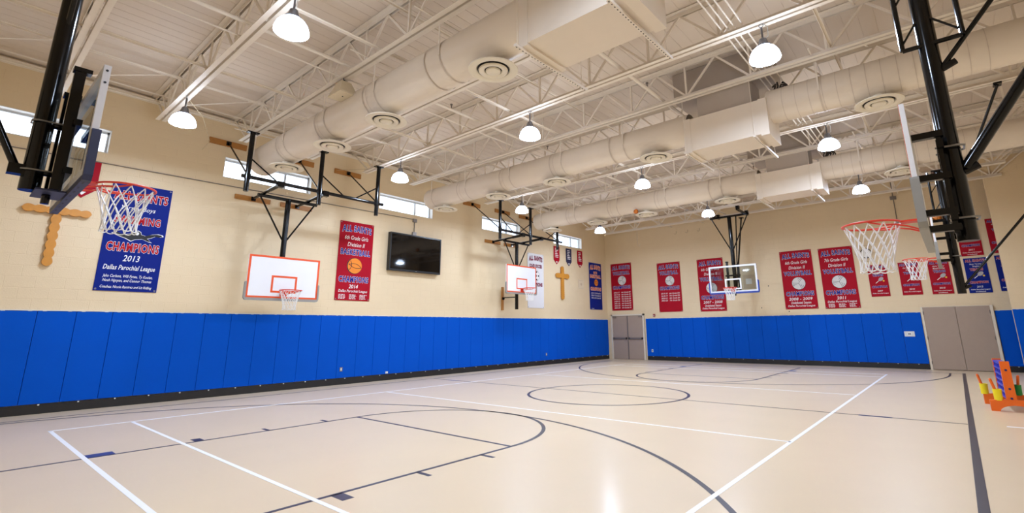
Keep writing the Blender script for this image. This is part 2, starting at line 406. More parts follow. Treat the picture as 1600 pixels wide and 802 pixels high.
run('conduit', 5.2, 5.90, .014, 'joist', 'thin painted conduit beside the sprinkler pipe under the deck', 'conduit')
run('conduit', .65, 6.40, .014, 'joist', 'thin painted conduit under the deck just off the window wall', 'conduit')
run('conduit', .38, 6.32, .012, 'joist', 'thin painted conduit closest to the top of the window wall', 'conduit')
sp = thing('sprinkler_pipe', 'off-white sprinkler pipe running lengthwise between joist chords', 'pipe', (5.45, 0, 6.02))
MB().cyl((0, YN+.1, 0), (0, -.1, 0), .032, n=10).build('pipe', 'joist', sp, 40)
hm = MB().cyl((0,0,0), (0,0,.09), .012, n=6).cyl((0,0,.09), (0,0,.105), .03, n=8).mesh('sprinkler_head', 'panic')
for y in (-18.0, -14.7, -11.4, -8.1, -4.8, -1.8): inst('sprinkler_head', hm, sp, (0, y, .02))
sp2 = thing('sprinkler_pipe', 'off-white sprinkler pipe above the right half of the court', 'pipe', (9.15, 0, 5.96))
MB().cyl((0, YN+.1, 0), (0, -.1, 0), .036, n=10).build('pipe', 'joist', sp2, 40)
for y in (-18.0, -14.7, -12.9, -9.6, -6.2, -2.8): inst('sprinkler_head', hm, sp2, (0, y, .02))
for i, x in enumerate((10.98, 11.07, 11.16, 11.28)):
    run('conduit', x, 5.905, .013, 'joist', 'thin white conduit, %s of the four parallel ones beside the duct boxes' % ('leftmost', 'second from left', 'third from left', 'rightmost')[i], 'conduit', -16.2, -5.0, 'four parallel conduits')

# rooftop-unit drops (boxes between the joists, greyed to stand for their shade) and dark hoses
for (y, lab) in ((-11.45, 'over the middle duct'), (-6.7, 'over the far duct'), (-16.25, 'over the near duct')):
    t = thing('unit_plenum', 'sheet-metal plenum with shade coloured in as grey, between the joists '+lab, 'plenum', (10.2, y, 0), 0, 'ceiling plenums')
    MB().box(-.9, .9, -.55, .55, 5.98, ZD-.01).build('casing', 'plenum', t)
    MB().box(-.93, .93, -.58, .58, 5.96, 5.99).build('flange', 'plenum', t)
for y, lab in ((-11.75, 'middle'), (-7.1, 'far')):
    t = thing('hose_bundle', 'tangle of dark hoses beside the box of the %s duct' % lab, 'hoses', (11.12, y+.02, 5.70), 0, 'dark hose bundles')
    for q in range(5):
        pts = [(.05*q+.04*math.sin(a*1.3+q), .06*a, .08+.07*math.sin(a*1.1+q*1.7)) for a in range(7)]
        MB().path(pts, .018, 6).build('hose', 'coil', t, 60)

# ------------------------------------------------------------------ ducts
def diffuser_parts(parent, x, zc, r):
    z = zc-r-.11
    d = MB().lathe([(.10, .28), (.10, .10), (.16, .075), (.30, .03), (.345, .008), (.345, -.004), (.27, -.012), (.235, .006), (.225, .03)], 32).build('diffuser', 'diffuser', parent, 40, (x, 0, z))
    MB().lathe([(.222, .018), (.05, .03)], 28, cap1=True).build('slot', 'slot', d)
    MB().lathe([(.205, .0), (.198, -.02), (.16, -.028), (.125, -.01), (.118, .012)], 28).build('ring', 'diffuser', d, 40)
    MB().lathe([(.105, -.006), (.098, -.028), (.05, -.04), (.0, -.043)], 24).build('cone', 'diffuser', d, 40)
def duct(y, zc, r, xs, label, x_end):
    t = thing('air_duct', label, 'duct', (0, y, zc), 0, 'round supply ducts')
    X0 = 9.52; X1 = 11.06
    def tube(x0, x1, rr, name='duct_section'):
        b = MB(); n = 32; seg = max(2, int((x1-x0)/.5)); vs = []; 
        for i in range(seg+1):
            x = x0+(x1-x0)*i/seg
            for j in range(n): a = 2*math.pi*j/n; vs.append((x, rr*math.cos(a), rr*math.sin(a)))
        b.add(vs, [(i*n+j, i*n+(j+1) % n, (i+1)*n+(j+1) % n, (i+1)*n+j) for i in range(seg) for j in range(n)])
        return b.build(name, 'duct' if name == 'duct_section' else 'seam', t, 40)
    cuts = [x_end, x_end+1.5, x_end+3.2, x_end+4.9, x_end+6.6, X0+.02]
    for a, b in zip(cuts[:-1], cuts[1:]): tube(a, b, r)
    for c in cuts[1:-1]: tube(c-.012, c+.012, r+.012, 'joint_band')
    for c in cuts[1:-2]: tube(c+.10, c+.110, r+.006, 'joint_band')
    tube(X1-.02, XR+.02, r)
    for k in range(14): tube(X1+.25+.21*k, X1+.259+.21*k, r+.005, 'spiral_seam')
    # rounded end cap
    prof = [(r, 0), (r*.97, -.03), (r*.86, -.06), (r*.5, -.075), (0, -.08)]
    b = MB(); n = 32; vs = []
    for rr, dx in prof:
        for j in range(n): a = 2*math.pi*j/n; vs.append((x_end+dx, rr*math.cos(a), rr*math.sin(a)))
    b.add(vs, [(i*n+j, i*n+(j+1) % n, (i+1)*n+(j+1) % n, (i+1)*n+j) for i in range(len(prof)-1) for j in range(n)])
    b.build('end_cap', 'duct', t, 50)
    # plenum box with flanged ends and trapeze channels
    h0, h1 = 4.76-zc, 5.42-zc; w = max(.37, r+.05)
    MB().box(X0, X1, -w, w, h0, h1).build('plenum_box', 'duct', t)
    MB().box(X0-.012, X0+.13, -w-.008, w+.008, h0-.03, h1+.01).build('flange', 'duct', t)
    MB().box(X1-.13, X1+.012, -w-.008, w+.008, h0-.03, h1+.01).build('flange', 'duct', t)
    for x in (X0+.03, X1-.22):
        c = MB().box(x-.02, x+.02, -w-.12, w+.62, h0-.065, h0-.03).build('support_channel', 'joist', t)
        hb = MB()
        for q in range(26): yy = -w-.09+q*(2*w+.66)/25; hb.box(x-.006, x+.006, yy-.009, yy+.009, h0-.068, h0-.064)
        ho = hb.build('channel_slot', 'coil', c); ho['kind'] = 'stuff'
        for yy in (-w-.08, w+.5): MB().cyl((x, yy, h0-.06), (x, yy, 5.9-zc), .005, n=6).build('hanger_rod', 'joist', t)
    for x in [c+.35 for c in cuts[:-1]]+[11.9, 13.4]:
        MB().box(x-.014, x+.014, -r-.012, -r-.004, -.05, 5.86-zc).build('hanger_strap', 'joist', t); tube(x-.014, x+.014, r+.006, 'hanger_band')
        MB().box(x-.012, x+.012, -.8, .8, 5.86-zc, 5.875-zc).build('hanger_strap', 'joist', t)
    MB().box(9.8, 10.8, -.3, .36, h1, 5.955-zc).build('drop_neck', 'plenum', t)  # neck shares the plenum's shade-darkened grey
    for x in xs: diffuser_parts(t, x, 0, r)
duct(-16.65, 5.36, .335, (2.30, 4.28, 6.10, 8.68), 'large round white supply duct nearest the camera, with four diffusers left of its box', .95)
duct(-11.78, 5.36, .31, (1.82, 4.02, 6.04, 8.70, 12.67), 'middle round white supply duct of the three', 1.15)
duct(-7.15, 5.33, .30, (2.25, 4.2, 6.05, 8.60, 12.65), 'round white supply duct closest to the far wall', 1.6)
# ceiling speaker under a joist
t = thing('ceiling_speaker', 'boxy cream loudspeaker horn hung under the ceiling beside the near duct', 'speaker', (5.3, -17.05, 0))
b = MB(); b.add([(-.09,-.09,5.74),(.09,-.09,5.74),(.09,.09,5.74),(-.09,.09,5.74),(-.2,-.16,5.50),(.2,-.16,5.50),(.2,.16,5.50),(-.2,.16,5.50)], [(0,1,2,3),(7,6,5,4),(0,4,5,1),(1,5,6,2),(2,6,7,3),(3,7,4,0)])
b.build('housing', 'speaker', t); MB().box(-.21, .21, -.17, .17, 5.47, 5.50).build('grille', 'speaker', t)
MB().cyl((0,0,5.74),(0,0,5.84), .02, n=8).build('bracket', 'blackmatte', t); MB().cyl((.03,-.02,5.462),(.03,-.02,5.471), .012, n=8).build('badge', 'blackmatte', t)

# ------------------------------------------------------------------ high bay lights
def make_light():
    t = thing('pendant_light', 'x', 'lamp', (0,0,0), 0, 'dome pendant lights')
    MB().lathe([(.212, .0), (.215, .012), (.208, .05), (.190, .105), (.158, .155), (.11, .195), (.08, .21)], 28).build('dome', 'lamp', t, 60)
    MB().lathe([(.0, .02), (.12, .03), (.19, .006)], 28).build('lens', 'lens', t, 60)
    MB().lathe([(.11, .188), (.112, .21), (.075, .24), (.05, .33), (.02, .35), (0, .352)], 20).build('cap', 'lampcap', t, 40)
    MB().cyl((0,0,.35), (0,0,.53), .014, n=8).build('stem', 'lampcap', t)
    MB().path([(.03*math.cos(a), 0, .56+.03*math.sin(a)) for a in [R(x) for x in range(-90, 250, 30)]], .006, 5).build('hook', 'steel', t)
    MB().path([(.02,0,.33),(.08,.0,.36),(.085,0,.5),(.03,0,.585)], .006, 5).build('cord', 'plate', t)
    return t
light0 = make_light(); first = True
rows = ((1, 'row nearest the camera'), (4, 'third row from the far wall'), (7, 'second row from the far wall'), (10, 'row nearest the far wall'))  # right lamp of the nearest row is out of view, included for its light
for k, rn in rows:
    for x, pn in ((2.5, 'left'), (6.98, 'middle'), (11.53, 'right')):
        o = light0 if first else copytree(light0); first = False
        o.location = (x, -20.27+1.594*k, 5.22); o['label'] = 'glowing white glass-domed pendant light, %s one of the %s' % (pn, rn)

# ------------------------------------------------------------------ hoops
def torus(b, c, R0, r, n=40, m=8, a0=0, a1=2*math.pi):
    return b.path([(c[0]+R0*math.cos(a0+(a1-a0)*i/n), c[1]+R0*math.sin(a0+(a1-a0)*i/n), c[2]) for i in range(n)], r, m, closed=True)
def rim_and_net(t, zr, long_arm=False, seed=1, skew=(0, 0)):
    """rim centre at local (0,.38,zr)"""
    yc = .385; rr = .2286
    rim = torus(MB(), (0, yc, zr), rr+.009, .010).build('rim', 'rim', t, 60)
    MB().box(-.075, .075, .0, .012, zr-.12, zr+.02).box(-.065, .065, .0, .16, zr-.012, zr+.004).build('rim_bracket', 'rim', rim)
    b = MB()
    for s in (-1, 1):
        b.path([(s*.055, .0, zr-.105), (s*.085, .10, zr-.06), (s*.12, .19, zr-.035), (s*.17, yc-.09, zr-.03), (s*.235, yc, zr-.008)], .008, 6)
    b.path([(.2*math.cos(R(a)), yc+.2*math.sin(R(a)), zr-.035) for a in range(-150, -29, 12)], .008, 6)
    b.build('rim_brace', 'rim', rim, 60)
    rnd = random.Random(seed); b = MB(); n = 12
    def pt(a, q):
        r = .125+.10*max(0, 1-q)**1.5+.015*max(0, q-.8)*5
        return (r*math.cos(a)+skew[0]*q, yc+r*math.sin(a)+skew[1]*q, zr-.012-.42*q)
    for i in range(n):
        for s in (-1, 1):
            pts = []
            for k in range(10):
                q = k/9; j = .008*math.sin(3*k+i)
                pts.append(pt(2*math.pi*(i+s*q*2.0)/n+j, q))
            b.path(pts, .0055, 4)
    for i in range(n): b.path([pt(2*math.pi*(i+q/4)/n, 1+.03*math.sin(math.pi*q/4)) for q in range(5)], .005, 4)
    b.build('net', 'net', t, 60)
def strips_frame(b, x0, x1, z0, z1, w, y0, y1):
    b.box(x0, x1, y0, y1, z0, z0+w).box(x0, x1, y0, y1, z1-w, z1).box(x0, x0+w, y0, y1, z0+w, z1-w).box(x1-w, x1, y0, y1, z0+w, z1-w); return b
def edge_pad(t, hw, zb, m, side=.36, th=.045):
    b = MB()
    def half(s):
        return [(s*(hw+.02), zb+side), (s*(hw+.035), zb+side-.02), (s*(hw+.035), zb+.0), (s*(hw+.01), zb-.045), (s*(hw-.03), zb-.055), (0, zb-.055), (0, zb+.005), (s*(hw-.005), zb+.005), (s*(hw-.005), zb+side)]
    for s in (-1, 1):
        p = half(s); p = p if s < 0 else p[::-1]
        b.prism(p, -.045, .015, lambda x, z, y: (x, y, z))
    return b.build('edge_pad', m, t)
def solid_board(t, hw, zb, zt):
    bd = MB().box(-hw, hw, -.035, 0, zb, zt).build('backboard', 'white', t)
    strips_frame(MB(), -hw, hw, zb, zt, .045, 0, .0025).build('border', 'orange', bd)
    strips_frame(MB(), -.295, .295, zb+.13, zb+.53, .045, 0, .0025).build('target_square', 'orange', bd)
    edge_pad(t, hw, zb, 'greypad'); return bd
def mount_plate(t, c, horiz, L, h=.115, wy=0):
    """wood mounting board on the wall at local (x,wy,z)"""
    x, z = c
    o = (MB().box(x-L/2, x+L/2, wy, wy+.045, z-h/2, z+h/2) if horiz else MB().box(x-h/2, x+h/2, wy, wy+.045, z-L/2, z+L/2)).build('mounting_board', 'wood', t)
    MB().box(x-.05, x+.05, wy+.045, wy+.075, z-.05, z+.05).cyl((x, wy+.07, z), (x, wy+.12, z), .022, n=8).build('wall_bracket', 'black', o)
    return o
def wall_hoop(name, label, loc, rotz, hw, zb, zt, zr, mast_bottom, poles, beam, blocks_up, arms, wy, seed=1, braces=(1, -1, -1)):
    """local +y faces the court, board front at y=0, wall face at y=wy"""
    t = thing(name, label, 'basketball hoop', loc, rotz, 'side basketball hoops')
    solid_board(t, hw, zb, zt); rim_and_net(t, zr, seed=seed)
    ym = -.26; yb = .6; zx = 4.62
    MB().cyl((0, ym, mast_bottom), (0, ym, zx), .062, n=16).build('mast', 'black', t, 40)
    b = MB()
    for z in (zb+.25, zt-.2): b.box(-.05, .05, ym, -.03, z-.03, z+.03).box(-.3, .3, -.06, -.03, z-.03, z+.03)
    b.build('board_mount', 'black', t)
    MB().cyl((-.72, ym, zx), (.72, ym, zx), .042, n=12).build('crossbar', 'black', t, 40)
    for s in (-1, 1): MB().cyl((s*.66, ym, zx-.02), (s*.02, ym, 3.55), .021, n=8).build('v_brace', 'black', t)
    for x in arms:
        a = MB().cyl((x, wy+.05, 4.66), (x, yb, 4.72), .036, n=10).build('arm', 'black', t, 40)
        MB().cyl((x, yb-.5, 4.70), (x, yb-.12, 4.715), .046, n=10).build('sleeve', 'black', a, 40)
        MB().box(x-.07, x+.07, yb-.06, yb+.06, 4.66, 4.79).build('clamp', 'black', a)
        mount_plate(t, (x, 4.65), True, .82, wy=wy)
    MB().cyl((beam[0], yb, 4.755), (beam[1], yb, 4.755), .042, n=12).build('beam', 'black', t, 40)
    for i, x in enumerate(poles):
        p = MB().cyl((x, yb, 4.42), (x, yb, 5.8), .052, n=14).build('drop_pole', 'black', t, 40)
        MB().box(x-.12, x+.12, yb-.06, yb+.06, 5.775, 5.80).build('top_plate', 'black', p)
        MB().cyl((x, yb, 4.70), (x, yb, 4.82), .065, n=12).build('collar', 'black', p, 40)
        s = braces[i]
        MB().cyl((x, yb, 5.2), (x+s*.62, yb, 4.78), .017, n=8).build('pole_brace', 'black', t)
    for x, px in blocks_up:
        MB().cyl((x, wy+.08, 5.90), (px, yb-.02, 4.80), .019, n=8).build('wall_strut', 'black', t)
        mount_plate(t, (x, 5.91), True, .82, .14, wy=wy)
    return t
A = wall_hoop('basketball_hoop', 'white orange-bordered hoop hung low on the left wall, between blue swimming and red basketball banners', (.95, -15.87, 0), R(-90), .82, 2.17, 3.15, 2.34, 2.3,
    (-1.93, -.35, 1.28), (-2.12, 1.40), ((1.28, 1.28), (-.44, -.35), (-1.87, -1.93)), (.58, -.5), -.95, seed=3)
B = wall_hoop('basketball_hoop', 'white orange-bordered hoop on the left wall in front of the white soccer banner', (.95, -7.38, 0), R(-90), .82, 2.72, 3.72, 2.87, 2.13,
    (-1.42, .19, 1.79), (-1.7, 1.72), ((1.72, 1.79), (.1, .19), (-1.3, -1.42)), (.62, -.42), -.95, seed=5, braces=(1, 1, -1))
mount_plate(B, (.06, 2.55), False, .86, .10, wy=-.95)
MB().cyl((.06, -.85, 2.58), (0, -.26, 2.58), .02, n=8).build('lower_strut', 'black', B)

def right_hoop(label, yc, zb, zt, zr, mb, seed, struts, xb=13.0, top=5.78):
    t = thing('basketball_hoop', label, 'basketball hoop', (xb, yc, 0), R(90), 'side basketball hoops')
    wy = -(XR-xb); ym = -.285
    solid_board(t, .82, zb, zt); rim_and_net(t, zr, seed=seed)
    MB().cyl((0, ym, mb), (0, ym, top), .076, n=20).build('mast', 'black', t, 40)
    MB().box(-.12, .12, ym-.12, ym+.12, top-.01, top+.02).build('top_plate', 'black', t)
    for z in (zb+.03, zb+.17, zt-.5, zt-.12):
        MB().box(-.23, -.17, ym+.03, -.03, z-.028, z+.028).build('board_arm', 'black', t)
    for z in (zb+.12, zt-.22):
        MB().box(-.25, .25, ym+.04, ym+.09, z-.035, z+.035).build('rear_bar', 'black', t)
        MB().path([(.11, ym+.1, z), (.11, ym-.05, z), (.07, ym-.1, z), (-.07, ym-.1, z), (-.11, ym-.05, z), (-.11, ym+.1, z)], .009, 6).build('u_bolt', 'steel', t)
    for x in (-.2, .2): MB().box(x-.018, x+.018, ym+.05, ym+.085, zb-.02, zt-.1).build('rear_channel', 'black', t)
    # side frame with lattice braces around the upper mast
    zf = min(zb+1.78, top-.95); zh = min(1.75, top-zf)
    for s in (-1, 1):
        y = ym-.03+s*.22
        MB().cyl((-.05, y, zf), (-.05, y, zf+zh), .022, n=8).build('frame_post', 'black', t)
        for q in range(4 if zh > 1.7 else 2): MB().cyl((-.05, y, zf+.05+q*.42), (-.05, ym+s*.05, zf+.26+q*.42), .010, n=6).build('lattice_brace', 'black', t)
    MB().cyl((-.05, ym-.25, zf), (-.05, ym+.19, zf), .022, n=8).build('frame_bar', 'black', t)
    for p0, p1, r in struts:
        MB().cyl(p0, p1, r, n=12).build('strut', 'black', t, 40)
        MB().cyl((0, ym-.05, p0[2]-.03), (0, ym-.17, p0[2]+.02), .032, n=8).build('strut_knuckle', 'black', t)
        if p1[2] > 5.5: MB().box(p1[0]-.09, p1[0]+.09, p1[1]-.06, p1[1]+.06, 5.765, 5.80).build('joist_plate', 'black', t)
        else: mount_plate(t, (p1[0], p1[2]), True, .82, wy=wy)
    return t
Cc = right_hoop('near hoop on the right side seen edge-on, thick black mast with wall struts', -15.5, 2.17, 3.15, 2.33, 2.10, 11, (((0, -.36, 2.73), (0, -2.5, 5.77), .045), ((0, -.36, 3.72), (0, -2.04, 5.77), .022)))
D = right_hoop('farther hoop on the right side, partly behind the near black mast', -7.45, 2.70, 3.70, 2.82, 2.04, 13, (((0, -.33, 2.18), (0, -2.5, 4.75), .024), ((0, -.36, 3.72), (-1.62, -1.36, 5.77), .024)), top=4.7)

def main_hoop(label, loc, rotz, padm, seed):
    """glass board, front at y=0, facing +y; folding ceiling mast behind"""
    t = thing('basketball_hoop', label, 'basketball hoop', loc, rotz, 'main court basketball hoops')
    hw, zb, zt, zr = .875, 2.67, 3.66, 2.81; ym = -.275
    g = MB().box(-hw+.03, hw-.03, -.018, -.006, zb+.03, zt-.03).build('glass', 'boardglass', t)
    strips_frame(MB(), -.295, .295, zb+.1, zb+.5, .05, -.006, -.002).build('target_square', 'white', g)
    f = strips_frame(MB(), -hw, hw, zb, zt, .06, -.05, 0).build('board_frame', 'frame', t)
    b = MB()
    for s in (-1, 1):
        for z in (zt-.05, zt-.16): b.cyl((s*(hw-.001), -.025, z), (s*(hw+.004), -.025, z), .010, n=8)
    b.build('frame_bolt', 'blackmatte', f)
    edge_pad(t, hw, zb, padm, .40)
    b = MB()
    for q in range(9): b.box(-.8+q*.2-.03, -.8+q*.2+.03, -.03, -.018, zb-.0565, zb-.0545)
    b.build('pad_slot', 'blackmatte', t)
    rim_and_net(t, zr, seed=seed)
    MB().cyl((0, ym, zb-.02), (0, ym, 5.56), .072, n=20).build('mast', 'black', t, 40)
    for s in (-1, 1):
        zc = zt+.15 if s > 0 else zt+.02
        c = MB().box(s*.2-.035, s*.2+.035, -.17, -.09, zb-.02, zc).build('rear_channel', 'black', t)
        MB().box(s*.2-.045, s*.2+.045, -.18, -.05, zc-.02, zc+.02).build('channel_cap', 'black', c)
    for z in (zb+.16, zb+.62):
        MB().box(-.27, .27, -.11, -.05, z-.03, z+.03).build('rear_bar', 'black', t)
        MB().path([(.085, -.09, z), (.085, ym-.04, z), (.055, ym-.08, z), (-.055, ym-.08, z), (-.085, ym-.04, z), (-.085, -.09, z)], .008, 6).build('u_bolt', 'steel', t)
        MB().cyl((0, ym+.05, z), (0, -.1, z), .028, n=10).build('stand_off', 'black', t)
    MB().box(-.2, .2, -.25, -.05, zb-.035, zb-.02).build('base_plate', 'navypad', t)
    MB().cyl((0, -.16, zb-.12), (0, -.16, zb-.02), .03, n=10).build('hook_knob', 'black', t)
    MB().box(-.74, .74, ym-.035, ym+.035, 5.55, 5.62).build('crossbar', 'black', t)
    for s in (-1, 1):
        MB().cyl((s*.68, ym, 5.56), (s*.03, ym, 4.25), .022, n=8).build('v_brace', 'black', t)
        MB().box(s*.55-.035, s*.55+.035, ym-.5, ym+.75, 5.62, 5.69).build('runner', 'black', t)
        for y in (ym-.4, ym+.62): MB().box(s*.55-.06, s*.55+.06, y-.06, y+.06, 5.69, 5.80).build('joist_clamp', 'black', t)
    MB().cyl((-.12, ym-.02, zt+.06), (-.24, ym-.06, 5.56), .022, n=8).build('fold_strut', 'black', t)
    MB().cyl((0, ym-.11, zb+.17), (0, ym-1.5, 5.77), .03, n=10).build('back_brace', 'black', t, 40)
    MB().box(-.05, .05, ym-.16, ym-.05, zb+.11, zb+.2).build('brace_lug', 'black', t)
    MB().box(-.08, .08, ym-1.58, ym-1.42, 5.76, 5.80).build('brace_plate', 'black', t)
    return t
E_ = main_hoop('clear glass hoop with white frame and blue padding hung before the far wall', (6.95, -2.35, 0), R(180), 'bluepad', 17)
F_ = main_hoop('near glass hoop at upper left seen from behind, black mast, navy edge padding', (6.93, -20.41, 0), 0, 'navypad', 19)

# ------------------------------------------------------------------ lettering
_tc = {}
def glyphs(s, italic, off):
    k = (s, italic, off)
    if k not in _tc:
        cu = bpy.data.curves.new('t', 'FONT'); cu.body = s; cu.size = 1; cu.offset = off; cu.shear = italic; cu.resolution_u = 2; cu.fill_mode = 'FRONT'
        cu.space_character = 1.02 if off < .02 else 1.14
        ob = bpy.data.objects.new('t', cu); COL.objects.link(ob)
        me = bpy.data.meshes.new_from_object(ob)
        _tc[k] = ([(v.co.x, v.co.y) for v in me.vertices], [tuple(p.vertices) for p in me.polygons])
        bpy.data.objects.remove(ob); bpy.data.curves.remove(cu); bpy.data.meshes.remove(me)
    return _tc[k]
def line(parent, s, cx, cy, w, h, fill, outline=None, italic=0, bold=.015, ow=.045, arc=0, z=.003):
    vf, ff = glyphs(s, italic, bold)
    x0, x1 = min(v[0] for v in vf), max(v[0] for v in vf); y0, y1 = min(v[1] for v in vf), max(v[1] for v in vf)
    sx, sy = w/(x1-x0), h/(y1-y0); mx, my = (x0+x1)/2, (y0+y1)/2
    def T(v, zz):
        x, y = (v[0]-mx)*sx, (v[1]-my)*sy
        return (cx+x, cy+y+arc*(1-(2*x/w)**2), zz)
    b = MB(); mats = [fill]
    if outline:
        mats = [outline, fill]
        vo, fo = glyphs(s, italic, bold+ow); b.cur = 0; b.add([T(v, z+.001) for v in vo], fo); b.cur = 1
        b.add([T(v, z+.0035) for v in vf], ff)
    else: b.add([T(v, z+.0025) for v in vf], ff)
    return b.build('lettering', mats, parent)
def disc(r, n=32, cx=0, cy=0): return [(cx+r*math.cos(2*math.pi*i/n), cy+r*math.sin(2*math.pi*i/n)) for i in range(n)]
def poly_part(parent, name, polys, m, z): 
    b = MB()
    for p in polys: b.flat(p, z)
    return b.build(name, m, parent)
def thick(pts, w):
    L_, R_ = [], []
    for i, p in enumerate(pts):
        a, c = pts[max(i-1, 0)], pts[min(i+1, len(pts)-1)]; d = Vector((c[0]-a[0], c[1]-a[1])).normalized(); n = Vector((-d.y, d.x))*w/2
        L_.append((p[0]+n.x, p[1]+n.y)); R_.append((p[0]-n.x, p[1]-n.y))
    return [[L_[i], R_[i], R_[i+1], L_[i+1]] for i in range(len(pts)-1)]
def arcpts(cx, cy, r, a0, a1, n=12): return [(cx+r*math.cos(R(a0+(a1-a0)*i/n)), cy+r*math.sin(R(a0+(a1-a0)*i/n))) for i in range(n+1)]
def volleyball(parent, cx, cy, r):
    o = poly_part(parent, 'ball_emblem', [disc(r*1.05, 32, cx, cy)], 'tblack', .0040)
    poly_part(o, 'ball_face', [disc(r, 32, cx, cy)], 'ballgrey', .0055)
    ps = []
    for rot in (35, 155, 275):
        a = R(rot)
        def tr(p): return (cx+p[0]*math.cos(a)-p[1]*math.sin(a), cy+p[0]*math.sin(a)+p[1]*math.cos(a))
        for k in range(3):
            pts = []
            for i in range(15):
                q = i/14; p = (r*(q*1.0+.17*k), r*(.30*k+.26*math.sin(q*1.6)-.12*q*k))
                if math.hypot(*p) < r*.985: pts.append(p)
            if len(pts) > 2: ps += thick([tr(p) for p in pts], r*.05)
    poly_part(o, 'ball_seam', ps, 'tblack', .0065)
def basketball(parent, cx, cy, r):
    o = poly_part(parent, 'ball_emblem', [disc(r*1.07, 32, cx-.012, cy)], 'tblack', .0040)
    poly_part(o, 'ball_face', [disc(r, 32, cx, cy)], 'ballorange', .0055)
    ps = []
    for off, cr, a0, a1 in (((cx-.15*r, cy-r*1.05), r*1.35, 25, 140), ((cx+r*.35, cy+r*1.25), r*1.55, 205, 300), ((cx-r*1.25, cy+.1*r), r*.8, -55, 60)):
        pts = [p for p in arcpts(*off, cr, a0, a1, 20) if math.hypot(p[0]-cx, p[1]-cy) < r*.99]
        ps += thick(pts, r*.07)
    poly_part(o, 'ball_seam', ps, 'tblack', .0065)
def soccerball(parent, cx, cy, r):
    o = poly_part(parent, 'ball_emblem', [disc(r*1.05, 32, cx, cy)], 'tblack', .0040)
    poly_part(o, 'ball_face', [disc(r, 32, cx, cy)], 'twhite', .0055)
    poly_part(o, 'ball_patch', [disc(r*.3, 5, cx, cy)]+[disc(r*.2, 5, cx+r*.75*math.cos(R(a)), cy+r*.75*math.sin(R(a))) for a in range(0, 360, 72)], 'tblack', .0065)
def racket(parent, cx, cy, s):
    a = R(40)
    def tr(x, y): return (cx+x*math.cos(a)-y*math.sin(a), cy+x*math.sin(a)+y*math.cos(a))
    o = poly_part(parent, 'racket_emblem', [[tr(s*.5*math.cos(2*math.pi*i/24)+s*.42, s*.34*math.sin(2*math.pi*i/24)) for i in range(24)]], 'racket', .0055)
    poly_part(o, 'racket_handle', [[tr(-s*.85, -s*.06), tr(-s*.02, -s*.04), tr(-s*.02, s*.04), tr(-s*.85, s*.06)]], 'twhite', .0050)
    poly_part(o, 'tennis_ball', [disc(s*.16, 16, cx+s*.75, cy-s*.12)], 'tyellow', .0065)
def bars(parent, cols, y0, dy, n, h, m='twhite'):
    ps = []; rnd = random.Random(len(parent.name)+n)
    for c0, c1 in cols:
        for i in range(n):
            e = c0+(c1-c0)*(.65+.35*rnd.random()); y = y0-i*dy
            x = c0
            while x < e-.01:
                w = min(.03+.05*rnd.random(), e-x); ps.append([(x, y-h/2), (x+w, y-h/2), (x+w, y+h/2), (x, y+h/2)]); x += w+.014
    return poly_part(parent, 'small_print', ps, m, .0055)
ROTS = {'L': (R(90), 0, R(90)), 'F': (R(90), 0, 0), 'R': (R(90), 0, R(-90))}
def banner(wall, u0, u1, z0, z1, m, label, cat='banner', group=None, name='banner', poly=None, grom=True):
    w, h = u1-u0, z1-z0; b = MB()
    if poly: b.prism(poly, -.004, .002)
    else: b.box(-w/2, w/2, -h/2, h/2, -.004, .002)
    c, z = (u0+u1)/2, (z0+z1)/2; off = .016
    loc = {'L': (off, c, z), 'F': (c, -off, z), 'R': (XR-off, c, z)}[wall]
    o = tag(b.build(name, m, None, None, loc, ROTS[wall]), label, cat, group)
    if grom and not poly:
        g = MB()
        for sx in (-1, 1):
            for sy in (-1, 1): g.lathe([(.006, .003), (.014, .0045), (.018, .002)], 10, (sx*(w/2-.035), sy*(h/2-.035), 0))
        g.build('grommet', 'steel', o)
    return o, w, h
# swimming banner
o, w, h = banner('L', -19.13, -18.10, 2.25, 4.51, 'bannerblue', 'tall blue banner reading swimming champions 2013 on the left wall', group='championship banners')
line(o, 'ALL SAINTS', 0, .87, .92, .19, 'tred', 'twhite', 0, .036, .03)
line(o, 'Varsity Boys', -.02, .60, .58, .12, 'twhite', None, .25, .006)
line(o, 'SWIMMING', 0, .36, .78, .17, 'tred', 'twhite', 0, .036, .03)
sw = [(-.38, .10), (-.30, .13), (-.2, .085), (-.08, .12), (-.02, .16), (.03, .19), (.08, .165), (.09, .12), (.16, .10), (.26, .14), (.36, .16), (.44, .15), (.46, .12), (.40, .10), (.33, .11), (.26, .07), (.2, .05), (.28, -.02), (.22, -.01), (.12, .03), (.0, .01), (-.06, -.03), (-.16, .02), (-.26, .05)]
e = poly_part(o, 'swimmer_emblem', [[(x*1.06, (y-.08)*1.14+.03) for x, y in sw]], 'twhite', .0045); poly_part(e, 'swimmer_figure', [[(x, y-.05) for x, y in sw]], 'tblack', .0058)
poly_part(e, 'swimmer_face', [disc(.035, 12, .02, .085)], 'twhite', .0068)
line(o, 'CHAMPIONS', 0, -.22, .88, .19, 'tred', 'twhite', 0, .036, .03)
line(o, '2013', .0, -.45, .28, .13, 'twhite', None, .2, .01)
line(o, 'Dallas Parochial League', 0, -.66, .86, .13, 'twhite', None, .25, .012)
line(o, 'Jake Carlson, Will Fynes, Ty Kocian,', 0, -.83, .82, .075, 'twhite', None, .25, .01)
line(o, 'Noah Nguyen, and Connor Thomas', 0, -.92, .80, .075, 'twhite', None, .25, .01)
line(o, 'Coaches: Nicole Ramirez and Liz Ridling', 0, -1.05, .84, .07, 'twhite', None, .25, .01)
